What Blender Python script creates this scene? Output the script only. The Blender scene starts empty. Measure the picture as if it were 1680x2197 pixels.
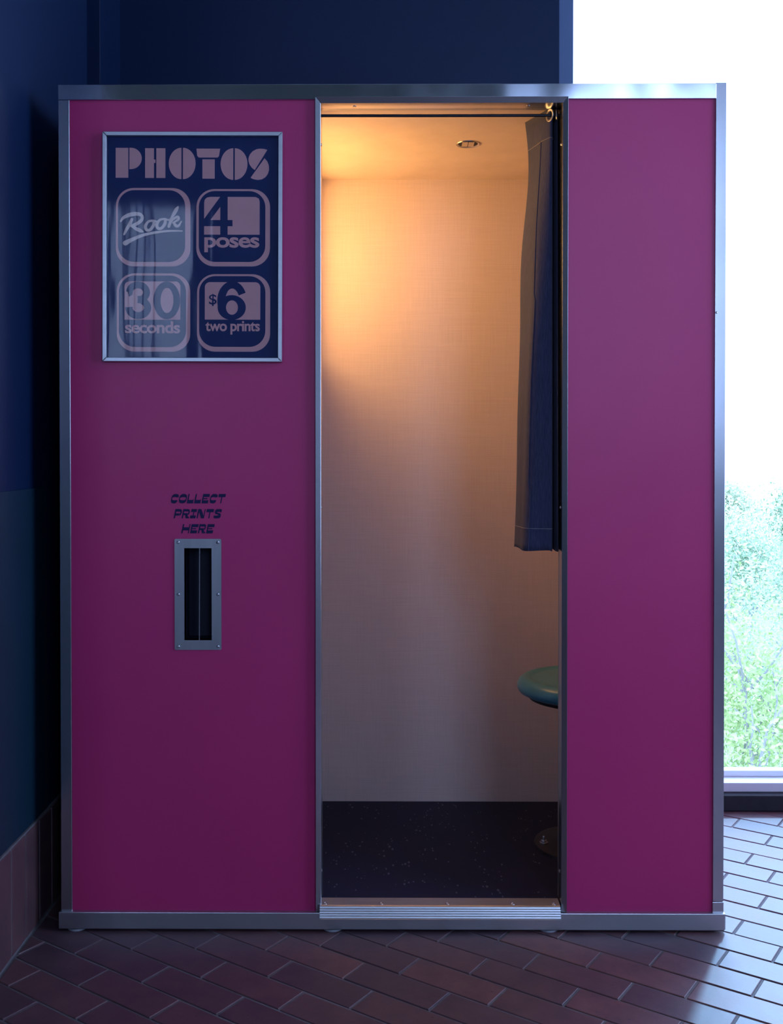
import bpy, bmesh, math, random
from mathutils import Vector, Matrix, noise

random.seed(7)
scn = bpy.context.scene
C = scn.collection

# ------------------------------------------------------------------ camera, sky, sun, exposure
F_PX, W_PX = 2200.0, 1680.0                      # focal length in photo pixels, photo width
YAW, PITCH = math.radians(0.35), math.radians(0.70)
cam_d = bpy.data.cameras.new('camera')
cam = bpy.data.objects.new('camera', cam_d)
C.objects.link(cam)
cam_d.sensor_fit = 'HORIZONTAL'
cam_d.sensor_width = 36.0
cam_d.lens = F_PX / W_PX * 36.0
cam_d.shift_x = F_PX * math.tan(YAW) / W_PX
cam_d.shift_y = -(1098.5 - (960 + F_PX * math.tan(PITCH))) / W_PX
cam_d.clip_start, cam_d.clip_end = 0.05, 500
cam.location = (0, -2.43, 1.15)
cam.rotation_euler = (math.pi / 2 - PITCH, 0, YAW)
scn.camera = cam

scn.view_settings.view_transform = 'Standard'
scn.view_settings.look = 'None'
scn.view_settings.gamma = 1
scn.view_settings.use_curve_mapping = False
scn.view_settings.exposure = 0.58
cy = scn.cycles
cy.max_bounces, cy.diffuse_bounces, cy.glossy_bounces = 6, 3, 3
cy.adaptive_threshold = 0.03
cy.transmission_bounces, cy.transparent_max_bounces = 2, 8
cy.caustics_reflective = cy.caustics_refractive = False

DAY = (0.44, 0.60, 1.0)                           # daylight as the warm-balanced camera sees it
world = bpy.data.worlds.new('sky')
scn.world = world
world.use_nodes = True
bg = world.node_tree.nodes['Background']
bg.inputs['Color'].default_value = (*DAY, 1)
bg.inputs['Strength'].default_value = 4.9

sun_d = bpy.data.lights.new('sun', 'SUN')
sun = bpy.data.objects.new('sun', sun_d)
C.objects.link(sun)
sun_d.energy = 2.2
sun_d.color = (0.30, 0.62, 1.0)
sun_d.angle = math.radians(3.5)
sun.location = (4, 8, 9)
sun.rotation_euler = Vector((-0.191, -0.39, -0.36)).to_track_quat('-Z', 'Y').to_euler()


def portal(loc, rot, sx, sy):
    d = bpy.data.lights.new('window_portal', 'AREA')
    d.shape = 'RECTANGLE'
    d.size, d.size_y = sx, sy
    d.cycles.is_portal = True
    o = bpy.data.objects.new('window_portal', d)
    o.location, o.rotation_euler = loc, rot
    C.objects.link(o)


PI = math.pi
# room: x -5..4.5, y -6..0.83, ceiling 4.6
portal((1.60, 0.97, 1.75), (-PI / 2, 0, 0), 1.9, 3.3)          # window behind the booth, light goes to -y
portal((-2.05, -6.08, 2.2), (PI / 2, 0, 0), 0.9, 2.0)          # narrow left window behind the camera, light goes to +y
portal((1.75, -6.08, 2.55), (PI / 2, 0, 0), 1.5, 2.7)  # added right window behind the camera, for sheen on the right panel
portal((2.68, -0.75, 2.25), (0, PI / 2, 0), 3.3, 1.9)           # added window in the right wall, light goes to -x

# ------------------------------------------------------------------ materials
MATS = {}


def mat(name, color, rough=0.5, metal=0.0, spec=0.5, build=None):
    m = bpy.data.materials.new(name)
    m.use_nodes = True
    nt = m.node_tree
    b = nt.nodes['Principled BSDF']
    b.inputs['Base Color'].default_value = (*color, 1)
    b.inputs['Roughness'].default_value = rough
    b.inputs['Metallic'].default_value = metal
    b.inputs['Specular IOR Level'].default_value = spec
    if build:
        build(nt, b)
    MATS[name] = m
    return m


def node(nt, typ, **kw):
    n = nt.nodes.new(typ)
    for k, v in kw.items():
        if k in n.inputs:
            n.inputs[k].default_value = v
        else:
            setattr(n, k, v)
    return n


def coords(nt, scale=(1, 1, 1), kind='Object'):
    tc = node(nt, 'ShaderNodeTexCoord')
    mp = node(nt, 'ShaderNodeMapping')
    mp.inputs['Scale'].default_value = scale
    nt.links.new(tc.outputs[kind], mp.inputs['Vector'])
    return mp.outputs['Vector']


def noise_tex(nt, vec, scale, detail=3, rough=0.55):
    n = node(nt, 'ShaderNodeTexNoise', Scale=scale, Detail=detail, Roughness=rough)
    nt.links.new(vec, n.inputs['Vector'])
    return n.outputs['Fac']


def ramp(nt, fac, c0, c1, p0=0.0, p1=1.0):
    r = node(nt, 'ShaderNodeValToRGB')
    e = r.color_ramp.elements
    e[0].position, e[1].position = p0, p1
    e[0].color, e[1].color = (*c0, 1), (*c1, 1)
    nt.links.new(fac, r.inputs['Fac'])
    return r.outputs['Color']


def bump(nt, b, fac, strength, dist=0.01):
    n = node(nt, 'ShaderNodeBump', Strength=strength, Distance=dist)
    nt.links.new(fac, n.inputs['Height'])
    nt.links.new(n.outputs['Normal'], b.inputs['Normal'])


def varied(c0, c1, scale, stretch=(1, 1, 1), bumps=0.0, p0=0.3, p1=0.7, bdist=0.002, detail=4):
    def f(nt, b):
        v = coords(nt, stretch)
        fac = noise_tex(nt, v, scale, detail)
        nt.links.new(ramp(nt, fac, c0, c1, p0, p1), b.inputs['Base Color'])
        if bumps:
            bump(nt, b, fac, bumps, bdist)
    return f


mat('laminate', (0.60, 0.024, 0.19), 0.40, 0, 0.5,
    varied((0.60, 0.035, 0.185), (0.64, 0.041, 0.20), 3.0, bumps=0.02))


def steel(nt, b):
    v = coords(nt, (1.2, 1.2, 160))
    f = noise_tex(nt, v, 9, 3)
    nt.links.new(ramp(nt, f, (0.34,) * 3, (0.38,) * 3), b.inputs['Roughness'])
    v2 = coords(nt, (1, 1, 1))
    f2 = noise_tex(nt, v2, 3.2, 2)
    bump(nt, b, f2, 0.05, 0.02)


def steel_v(nt, b):
    v = coords(nt, (160, 160, 1.2))
    f = noise_tex(nt, v, 9, 3)
    nt.links.new(ramp(nt, f, (0.22,) * 3, (0.27,) * 3), b.inputs['Roughness'])
    v2 = coords(nt, (1, 1, 1))
    f2 = noise_tex(nt, v2, 2.6, 2)
    bump(nt, b, f2, 0.08, 0.02)


def polished(nt, b):
    v2 = coords(nt, (1, 1, 0.5))
    f2 = noise_tex(nt, v2, 2.4, 2)
    bump(nt, b, f2, 0.8, 0.03)


mat('steel', (0.60, 0.62, 0.66), 0.25, 1, 0.5, steel)
mat('steel_upright', (0.60, 0.62, 0.66), 0.27, 1, 0.5, steel_v)
mat('polished_steel', (0.58, 0.62, 0.68), 0.14, 1, 0.5, polished)
mat('satin_steel', (0.42, 0.44, 0.47), 0.42, 1, 0.5, varied((0.40, 0.42, 0.45), (0.47, 0.49, 0.52), 40, (1, 1, 0.1)))
mat('aluminium', (0.66, 0.69, 0.72), 0.38, 1, 0.5, varied((0.62, 0.65, 0.68), (0.70, 0.73, 0.76), 60, (0.2, 1, 1)))
mat('screw_metal', (0.55, 0.55, 0.58), 0.28, 1, 0.5, varied((0.50, 0.50, 0.53), (0.60, 0.60, 0.63), 300))
mat('dark_metal', (0.030, 0.030, 0.038), 0.38, 0.4, 0.5, varied((0.026, 0.026, 0.034), (0.04, 0.04, 0.05), 60))
mat('slot_black', (0.010, 0.012, 0.030), 0.6, 0, 0.3, varied((0.009, 0.011, 0.028), (0.013, 0.015, 0.034), 30))
mat('letter_navy', (0.012, 0.012, 0.075), 0.55, 0, 0.3, varied((0.010, 0.010, 0.07), (0.014, 0.014, 0.085), 80))
mat('poster_navy', (0.005, 0.022, 0.12), 0.55, 0, 0.3, varied((0.004, 0.020, 0.115), (0.006, 0.025, 0.13), 12))
mat('poster_pink', (0.76, 0.40, 0.42), 0.6, 0, 0.3, varied((0.73, 0.385, 0.40), (0.79, 0.42, 0.44), 18))
mat('poster_silver', (0.78, 0.62, 0.58), 0.45, 0.1, 0.5, varied((0.75, 0.60, 0.56), (0.81, 0.65, 0.61), 50))
mat('foot_plastic', (0.30, 0.32, 0.36), 0.5, 0, 0.5, varied((0.27, 0.29, 0.33), (0.33, 0.35, 0.39), 60))


def linen(nt, b):
    va = coords(nt, (620, 620, 9))
    vb = coords(nt, (9, 9, 620))
    fa = noise_tex(nt, va, 1.0, 3, 0.7)
    fb = noise_tex(nt, vb, 1.0, 3, 0.7)
    mx = node(nt, 'ShaderNodeMath', operation='ADD')
    nt.links.new(fa, mx.inputs[0])
    nt.links.new(fb, mx.inputs[1])
    hf = node(nt, 'ShaderNodeMath', operation='MULTIPLY')
    nt.links.new(mx.outputs[0], hf.inputs[0])
    hf.inputs[1].default_value = 0.5
    nt.links.new(ramp(nt, hf.outputs[0], (0.66, 0.545, 0.52), (0.80, 0.672, 0.645), 0.3, 0.7), b.inputs['Base Color'])
    bump(nt, b, hf.outputs[0], 0.25, 0.001)


mat('linen_cloth', (0.7, 0.58, 0.48), 0.85, 0, 0.2, linen)


def speckled(nt, b):
    v = coords(nt, (1, 0.45, 1))
    vo = node(nt, 'ShaderNodeTexVoronoi', Scale=88.0)
    nt.links.new(v, vo.inputs['Vector'])
    n = noise_tex(nt, v, 9, 2)
    th = node(nt, 'ShaderNodeMath', operation='MULTIPLY')
    nt.links.new(n, th.inputs[0])
    th.inputs[1].default_value = 0.42
    lt = node(nt, 'ShaderNodeMath', operation='LESS_THAN')
    nt.links.new(vo.outputs['Distance'], lt.inputs[0])
    nt.links.new(th.outputs[0], lt.inputs[1])
    n2 = noise_tex(nt, v, 42, 2)
    pw = node(nt, 'ShaderNodeMath', operation='GREATER_THAN')
    nt.links.new(n2, pw.inputs[0])
    pw.inputs[1].default_value = 0.56
    mm = node(nt, 'ShaderNodeMath', operation='MULTIPLY')
    nt.links.new(lt.outputs[0], mm.inputs[0])
    nt.links.new(pw.outputs[0], mm.inputs[1])
    nt.links.new(ramp(nt, mm.outputs[0], (0.007, 0.013, 0.046), (0.12, 0.125, 0.19)), b.inputs['Base Color'])


mat('speckled_vinyl', (0.02, 0.02, 0.04), 0.6, 0, 0.3, speckled)


def twill(nt, b):
    v = coords(nt, (500, 500, 40))
    f = noise_tex(nt, v, 1.0, 2, 0.7)
    nt.links.new(ramp(nt, f, (0.042, 0.048, 0.105), (0.080, 0.088, 0.165), 0.3, 0.7), b.inputs['Base Color'])
    bump(nt, b, f, 0.3, 0.0006)
    b.inputs['Sheen Weight'].default_value = 0.15
    b.inputs['Sheen Roughness'].default_value = 0.5


mat('curtain_twill', (0.08, 0.08, 0.13), 0.85, 0, 0.2, twill)
mat('stitch', (0.42, 0.38, 0.40), 0.8, 0, 0.2, varied((0.36, 0.33, 0.35), (0.46, 0.42, 0.44), 200))
mat('teal_vinyl', (0.075, 0.30, 0.40), 0.28, 0, 0.5, varied((0.07, 0.285, 0.38), (0.085, 0.315, 0.42), 14, bumps=0.03))
mat('black_rubber', (0.016, 0.017, 0.024), 0.55, 0, 0.4, varied((0.013, 0.014, 0.02), (0.02, 0.021, 0.03), 40))
mat('navy_paint', (0.0025, 0.014, 0.055), 0.48, 0, 0.35, varied((0.002, 0.013, 0.052), (0.003, 0.015, 0.06), 2.2, bumps=0.02))
mat('light_patch_teal', (0.003, 0.024, 0.048), 0.5, 0, 0.5, varied((0.0025, 0.022, 0.045), (0.004, 0.027, 0.053), 3))  # tone of the light patch on the left wall
mat('blue_frame', (0.10, 0.16, 0.30), 0.4, 0, 0.5, varied((0.09, 0.15, 0.28), (0.11, 0.17, 0.32), 8))
mat('window_alu', (0.8, 0.88, 0.9), 0.35, 0.0, 0.5, varied((0.77, 0.85, 0.87), (0.82, 0.90, 0.92), 8))
mat('ceiling_paint', (0.7, 0.7, 0.7), 0.8, 0, 0.2, varied((0.68, 0.68, 0.69), (0.73, 0.73, 0.74), 2))
mat('room_paint', (0.34, 0.35, 0.38), 0.8, 0, 0.2, varied((0.32, 0.33, 0.36), (0.36, 0.37, 0.40), 2))
mat('mortar', (0.17, 0.155, 0.165), 0.85, 0, 0.25, varied((0.14, 0.13, 0.14), (0.20, 0.185, 0.195), 40, bumps=0.1))


def brickm(nt, b):
    oi = node(nt, 'ShaderNodeObjectInfo')
    v = coords(nt, (1, 1, 1), 'Object')
    add = node(nt, 'ShaderNodeVectorMath', operation='ADD')
    nt.links.new(v, add.inputs[0])
    nt.links.new(oi.outputs['Location'], add.inputs[1])
    f = noise_tex(nt, add.outputs[0], 16, 5, 0.65)
    base = ramp(nt, f, (0.088, 0.042, 0.054), (0.16, 0.076, 0.078), 0.3, 0.72)
    tint = ramp(nt, oi.outputs['Random'], (0.62, 0.66, 0.80), (1.15, 1.0, 0.95))
    mx = node(nt, 'ShaderNodeMix', data_type='RGBA', blend_type='MULTIPLY')
    mx.inputs['Factor'].default_value = 1
    nt.links.new(base, mx.inputs['A'])
    nt.links.new(tint, mx.inputs['B'])
    # small dark pits of the fired clay
    f2 = noise_tex(nt, add.outputs[0], 150, 2)
    pit = ramp(nt, f2, (0.25, 0.25, 0.25), (1, 1, 1), 0.27, 0.31)
    mx2 = node(nt, 'ShaderNodeMix', data_type='RGBA', blend_type='MULTIPLY')
    mx2.inputs['Factor'].default_value = 1
    nt.links.new(mx.outputs['Result'], mx2.inputs['A'])
    nt.links.new(pit, mx2.inputs['B'])
    nt.links.new(mx2.outputs['Result'], b.inputs['Base Color'])
    nt.links.new(ramp(nt, f, (0.46,) * 3, (0.56,) * 3), b.inputs['Roughness'])
    bump(nt, b, f, 0.18, 0.004)


mat('brick_clay', (0.2, 0.1, 0.09), 0.4, 0, 1.0, brickm)


def leafm(name, c0, c1):
    def f(nt, b):
        fac = noise_tex(nt, coords(nt), 1.6, 3)
        nt.links.new(ramp(nt, fac, c0, c1, 0.3, 0.7), b.inputs['Base Color'])
    mat(name, c0, 0.5, 0, 0.4, f)


leafm('leaf_a', (0.28, 0.44, 0.15), (0.44, 0.54, 0.20))
leafm('leaf_b', (0.29, 0.44, 0.26), (0.40, 0.52, 0.32))
leafm('leaf_c', (0.40, 0.50, 0.32), (0.52, 0.58, 0.38))
mat('bark', (0.34, 0.33, 0.33), 0.9, 0, 0.2, varied((0.28, 0.27, 0.27), (0.40, 0.39, 0.39), 8, (1, 1, 0.2), 0.2))
mat('meadow', (0.30, 0.38, 0.26), 0.9, 0, 0.1, varied((0.22, 0.31, 0.20), (0.40, 0.46, 0.36), 0.22))
mat('road', (0.52, 0.52, 0.52), 0.9, 0, 0.1, varied((0.48, 0.48, 0.48), (0.56, 0.56, 0.56), 0.6))


def glassy(name, wav=0.0, ior=1.5, rough=0.0, stretch=(1, 1, 1), scale=4, tint=1.0):
    m = bpy.data.materials.new(name)
    m.use_nodes = True
    nt = m.node_tree
    for n in list(nt.nodes):
        nt.nodes.remove(n)
    out = node(nt, 'ShaderNodeOutputMaterial')
    tr = node(nt, 'ShaderNodeBsdfTransparent')
    tr.inputs['Color'].default_value = (tint, tint, tint, 1)
    gl = node(nt, 'ShaderNodeBsdfGlossy', Roughness=rough)
    fr = node(nt, 'ShaderNodeFresnel', IOR=ior)
    ge = node(nt, 'ShaderNodeNewGeometry')           # a pane has two faces: the same index on the way in and on the way out
    mr = node(nt, 'ShaderNodeMapRange')
    mr.inputs['To Min'].default_value, mr.inputs['To Max'].default_value = ior, 1 / ior
    nt.links.new(ge.outputs['Backfacing'], mr.inputs['Value'])
    nt.links.new(mr.outputs['Result'], fr.inputs['IOR'])
    mx = node(nt, 'ShaderNodeMixShader')
    nt.links.new(fr.outputs[0], mx.inputs[0])
    nt.links.new(tr.outputs[0], mx.inputs[1])
    nt.links.new(gl.outputs[0], mx.inputs[2])
    nt.links.new(mx.outputs[0], out.inputs['Surface'])
    if wav:
        f = noise_tex(nt, coords(nt, stretch), scale, 2, 0.4)
        bp = node(nt, 'ShaderNodeBump', Strength=wav, Distance=0.01)
        nt.links.new(f, bp.inputs['Height'])
        nt.links.new(bp.outputs[0], gl.inputs['Normal'])
    MATS[name] = m


glassy('window_glass', tint=0.97)
glassy('acrylic', wav=0.16, ior=1.27, rough=0.05, stretch=(1, 1, 0.12), scale=14)


def emit(name, col, s):
    m = bpy.data.materials.new(name)
    m.use_nodes = True
    nt = m.node_tree
    for n in list(nt.nodes):
        nt.nodes.remove(n)
    out = node(nt, 'ShaderNodeOutputMaterial')
    e = node(nt, 'ShaderNodeEmission', Strength=s)
    e.inputs['Color'].default_value = (*col, 1)
    nt.links.new(e.outputs[0], out.inputs['Surface'])
    MATS[name] = m


emit('warm_lamp', (1.0, 0.52, 0.15), 6.8)

# ------------------------------------------------------------------ mesh helpers


class MB:
    def __init__(s):
        s.v, s.f = [], []

    def add(s, vs, fs):
        o = len(s.v)
        s.v += [tuple(p) for p in vs]
        s.f += [tuple(i + o for i in f) for f in fs]
        return s

    def box(s, x0, x1, y0, y1, z0, z1):
        return s.add([(x0, y0, z0), (x1, y0, z0), (x1, y1, z0), (x0, y1, z0), (x0, y0, z1), (x1, y0, z1), (x1, y1, z1), (x0, y1, z1)],
                     [(3, 2, 1, 0), (4, 5, 6, 7), (0, 1, 5, 4), (1, 2, 6, 5), (2, 3, 7, 6), (3, 0, 4, 7)])

    def xz_prism(s, poly, y0, y1):
        """poly (x,z) counter-clockwise seen from -y; y0 is the front."""
        n = len(poly)
        vs = [(x, y0, z) for x, z in poly] + [(x, y1, z) for x, z in poly]
        fs = [tuple(range(n)), tuple(range(2 * n - 1, n - 1, -1))]
        fs += [(i, i + n, (i + 1) % n + n, (i + 1) % n) for i in range(n)]
        return s.add(vs, fs)

    def yz_prism(s, poly, x0, x1):
        n = len(poly)
        vs = [(x0, y, z) for y, z in poly] + [(x1, y, z) for y, z in poly]
        fs = [tuple(range(n)), tuple(range(2 * n - 1, n - 1, -1))]
        fs += [(i, i + n, (i + 1) % n + n, (i + 1) % n) for i in range(n)]
        return s.add(vs, fs)

    def flat(s, poly, y):
        return s.add([(x, y, z) for x, z in poly], [tuple(range(len(poly)))])

    def ring(s, outer, inner, y):
        n = len(outer)
        vs = [(x, y, z) for x, z in outer] + [(x, y, z) for x, z in inner]
        return s.add(vs, [(i, (i + 1) % n, (i + 1) % n + n, i + n) for i in range(n)])

    def lathe(s, prof, c=(0, 0, 0), n=32, axis='Z'):
        """prof: (r, h) list from top/front to bottom; axis Z: up, axis Y: h along -y (front), axis X: h along +x."""
        vs = []
        for r, h in prof:
            for k in range(n):
                a = 2 * PI * k / n
                p, q = r * math.cos(a), r * math.sin(a)
                vs.append({'Z': (c[0] + p, c[1] + q, c[2] + h), 'Y': (c[0] + p, c[1] - h, c[2] + q), 'X': (c[0] + h, c[1] + p, c[2] + q)}[axis])
        fs = []
        for i in range(len(prof) - 1):
            for k in range(n):
                fs.append((i * n + k, (i + 1) * n + k, (i + 1) * n + (k + 1) % n, i * n + (k + 1) % n))
        fs.append(tuple(range(n)))
        fs.append(tuple(reversed(range((len(prof) - 1) * n, len(prof) * n))))
        return s.add(vs, fs)

    def tube(s, path, r, n=8, cap=True):
        pts = [Vector(p) for p in path]
        rs = r if isinstance(r, (list, tuple)) else [r] * len(pts)
        vs, prev = [], None
        for i, p in enumerate(pts):
            t = (pts[min(i + 1, len(pts) - 1)] - pts[max(i - 1, 0)]).normalized()
            if prev is None:
                u = t.orthogonal().normalized()
            else:
                u = (prev - t * prev.dot(t)).normalized()
            prev = u
            w = t.cross(u)
            for k in range(n):
                a = 2 * PI * k / n
                vs.append(p + (u * math.cos(a) + w * math.sin(a)) * rs[i])
        fs = []
        for i in range(len(pts) - 1):
            for k in range(n):
                fs.append((i * n + k, i * n + (k + 1) % n, (i + 1) * n + (k + 1) % n, (i + 1) * n + k))
        if cap:
            fs.append(tuple(reversed(range(n))))
            fs.append(tuple(range((len(pts) - 1) * n, len(pts) * n)))
        return s.add(vs, fs)

    def torus(s, c, nrm, R, r, n=28, m=8):
        z = Vector(nrm).normalized()
        u = z.orthogonal().normalized()
        w = z.cross(u)
        vs, fs = [], []
        for i in range(n):
            a = 2 * PI * i / n
            d = u * math.cos(a) + w * math.sin(a)
            for k in range(m):
                b = 2 * PI * k / m
                vs.append(Vector(c) + d * (R + r * math.cos(b)) + z * r * 0.6 * math.sin(b))
        for i in range(n):
            for k in range(m):
                fs.append((i * m + k, ((i + 1) % n) * m + k, ((i + 1) % n) * m + (k + 1) % m, i * m + (k + 1) % m))
        return s.add(vs, fs)

    def stroke(s, pts, w, y):
        """flat ribbon through (x,z) points; w one width or a list."""
        ws = w if isinstance(w, (list, tuple)) else [w] * len(pts)
        n = len(pts)
        L, R = [], []
        for i in range(n):
            a, b = pts[max(i - 1, 0)], pts[min(i + 1, n - 1)]
            dx, dz = b[0] - a[0], b[1] - a[1]
            l = math.hypot(dx, dz) or 1e-9
            nx, nz = -dz / l, dx / l
            L.append((pts[i][0] + nx * ws[i] / 2, y, pts[i][1] + nz * ws[i] / 2))
            R.append((pts[i][0] - nx * ws[i] / 2, y, pts[i][1] - nz * ws[i] / 2))
        return s.add(R + L, [(i, i + 1, n + i + 1, n + i) for i in range(n - 1)])

    def build(s, name, m, parent=None, bevel=0.0, smooth=False, segs=2, fix=True):
        me = bpy.data.meshes.new(name)
        me.from_pydata(s.v, [], s.f)
        if fix or bevel:
            bm = bmesh.new()
            bm.from_mesh(me)
            if fix:
                bmesh.ops.recalc_face_normals(bm, faces=bm.faces)
            if bevel:
                es = [e for e in bm.edges if len(e.link_faces) == 2 and e.calc_face_angle(0) > 0.6]
                bmesh.ops.bevel(bm, geom=es, offset=bevel, segments=segs, profile=0.5, affect='EDGES', clamp_overlap=True)
            bm.to_mesh(me)
            bm.free()
        if smooth:
            for p in me.polygons:
                p.use_smooth = True
            try:
                me.set_sharp_from_angle(angle=math.radians(38))
            except Exception:
                pass
        me.materials.append(MATS[m])
        o = bpy.data.objects.new(name, me)
        C.objects.link(o)
        o.parent = parent
        return o


def tag(o, label=None, cat=None, group=None, kind=None):
    if label: o['label'] = label
    if cat: o['category'] = cat
    if group: o['group'] = group
    if kind: o['kind'] = kind
    return o


def thing(name, label, cat, loc=(0, 0, 0), rot=(0, 0, 0)):
    o = bpy.data.objects.new(name, None)
    o.location, o.rotation_euler = loc, rot
    o.empty_display_size = 0.1
    C.objects.link(o)
    return tag(o, label, cat)


def copy_part(src, parent, loc):
    o = src.copy()
    C.objects.link(o)
    o.parent = parent
    o.location = loc
    return o


def rrect(x0, x1, z0, z1, r, n=7, corners=(1, 1, 1, 1)):
    """counter-clockwise rounded rectangle; corners flags bl, br, tr, tl."""
    P = []
    for (cx, cz, a0, fl, qx, qz) in ((x0 + r, z0 + r, PI, corners[0], x0, z0), (x1 - r, z0 + r, 1.5 * PI, corners[1], x1, z0),
                                     (x1 - r, z1 - r, 0, corners[2], x1, z1), (x0 + r, z1 - r, PI / 2, corners[3], x0, z1)):
        for k in range(n + 1):
            if fl:
                a = a0 + PI / 2 * k / n
                P.append((cx + r * math.cos(a), cz + r * math.sin(a)))
            elif k == 0:
                P.append((qx, qz))
    return P


def text_mb(body, x0, x1, z0, z1, y, bold=0.02, squash=True):
    """built-in lettering fitted to a rectangle in the xz plane."""
    cu = bpy.data.curves.new('tmp', 'FONT')
    cu.body = body
    cu.offset = bold
    cu.resolution_u = 5
    cu.space_character = 0.93
    o = bpy.data.objects.new('tmp', cu)
    C.objects.link(o)
    dg = bpy.context.evaluated_depsgraph_get()
    dg.update()
    me = bpy.data.meshes.new_from_object(o.evaluated_get(dg))
    vs = [v.co.copy() for v in me.vertices]
    fs = [tuple(p.vertices) for p in me.polygons]
    bpy.data.objects.remove(o)
    bpy.data.curves.remove(cu)
    bpy.data.meshes.remove(me)
    ax0, ax1 = min(v.x for v in vs), max(v.x for v in vs)
    ay0, ay1 = min(v.y for v in vs), max(v.y for v in vs)
    m = MB()
    m.add([(x0 + (v.x - ax0) / (ax1 - ax0) * (x1 - x0), y, z0 + (v.y - ay0) / (ay1 - ay0) * (z1 - z0)) for v in vs], fs)
    return m


# ================================================================== THE ROOM
BW_Y = 0.83                                         # window wall plane
LW_X = -0.86                                        # left wall plane
# ---- floor: mortar bed, bricks laid in courses at 34 degrees
floor = MB().box(-5.2, 4.7, -6.2, 0.98, -0.12, -0.0024).build('floor', 'mortar')
tag(floor, 'red brown brick paver floor laid in diagonal running courses', kind='structure')

ANG = math.radians(-34.3)
U = Vector((math.cos(ANG), math.sin(ANG)))
N = Vector((-U.y, U.x))
PITCH_N, PITCH_U, GROUT = 0.0862, 0.221, 0.0052
org = Vector((-0.864, -0.021))


def clip(poly, ax, lim, keep_less):
    out = []
    for i in range(len(poly)):
        a, b = poly[i], poly[(i + 1) % len(poly)]
        ia = (a[ax] <= lim) == keep_less or a[ax] == lim
        ib = (b[ax] <= lim) == keep_less or b[ax] == lim
        if ia:
            out.append(a)
        if ia != ib:
            t = (lim - a[ax]) / (b[ax] - a[ax])
            out.append((a[0] + (b[0] - a[0]) * t, a[1] + (b[1] - a[1]) * t))
    return out


def brick_geo(poly, mbx, z=0.0):
    n = len(poly)
    ins = []
    for i in range(n):                               # constant inset for the worn edge
        p, a, b = Vector(poly[i]), Vector(poly[i - 1]), Vector(poly[(i + 1) % n])
        e1, e2 = (p - a).normalized(), (b - p).normalized()
        n1, n2 = Vector((-e1.y, e1.x)), Vector((-e2.y, e2.x))
        k = 0.0014 / max(0.35, 1 + n1.dot(n2))
        ins.append(tuple(p + (n1 + n2) * k))
    vs = [(x, y, -0.010 + z) for x, y in poly] + [(x, y, -0.0012 + z) for x, y in poly] + [(x, y, z) for x, y in ins]
    fs = []
    for l in (0, n):
        fs += [(l + i, l + (i + 1) % n, l + n + (i + 1) % n, l + n + i) for i in range(n)]
    fs.append(tuple(range(2 * n, 3 * n)))
    mbx.add(vs, fs)


rng = random.Random(3)
full_me = None
cand, rest = [], MB()
L2, W2 = (PITCH_U - GROUT) / 2, (PITCH_N - GROUT) / 2
FX0, FX1, FY0, FY1 = LW_X + 0.013, 2.6, -6.0, 0.80
for j in range(-95, 75):
    off = (0.5 * (j % 2) + rng.uniform(-0.10, 0.10)) * PITCH_U + 0.06
    for i in range(-45, 45):
        c = org + N * ((j + 0.5) * PITCH_N) + U * (i * PITCH_U + off)
        if not (-5.1 < c.x < 4.6 and -6.1 < c.y < 0.95):
            continue
        x_lim = FX0 if c.y > -0.73 else -5.0
        if c.x < x_lim - 0.13 or (c.x < LW_X - 0.1 and c.y > -0.68):
            continue
        loc = [(-L2, -W2), (L2, -W2), (L2, W2), (-L2, W2)]
        P = [(c.x + U.x * a + N.x * b, c.y + U.y * a + N.y * b) for a, b in loc]
        Q = P
        if min(p[0] for p in Q) < x_lim: Q = clip(Q, 0, x_lim, False)
        if Q and max(p[1] for p in Q) > FY1: Q = clip(Q, 1, FY1, True)
        if Q and max(p[0] for p in Q) > FX1: Q = clip(Q, 0, FX1, True)
        if len(Q) < 3:
            continue
        under = -0.72 < c.x < 0.72 and 0.08 < c.y
        near = (c.x - 0.35) ** 2 * 0.7 + (c.y + 0.05) ** 2
        cand.append((near if not under else 99 + near, c, Q if Q is not P else None, P, rng.uniform(-0.0008, 0.0005)))
cand.sort(key=lambda t: t[0])
for k, (d, c, Q, P, dz) in enumerate(cand):
    if k < 290 and d < 50:
        if Q is None:
            if full_me is None:
                m = MB()
                brick_geo([(-L2, -W2), (L2, -W2), (L2, W2), (-L2, W2)], m)
                o = m.build('brick', 'brick_clay', floor)
                full_me = o.data
            else:
                o = bpy.data.objects.new('brick', full_me)
                C.objects.link(o)
                o.parent = floor
            o.location = (c.x, c.y, dz)
            o.rotation_euler = (rng.uniform(-0.004, 0.004), rng.uniform(-0.002, 0.002), ANG + rng.choice((0, PI)) + rng.uniform(-0.004, 0.004))
        else:
            m = MB()
            brick_geo([(x - c.x, y - c.y) for x, y in Q], m)
            o = m.build('brick', 'brick_clay', floor)
            o.location = (c.x, c.y, dz)
    else:
        brick_geo(Q or P, rest, dz)
tag(rest.build('brick_field', 'brick_clay', floor, fix=False), kind='stuff')

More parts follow.
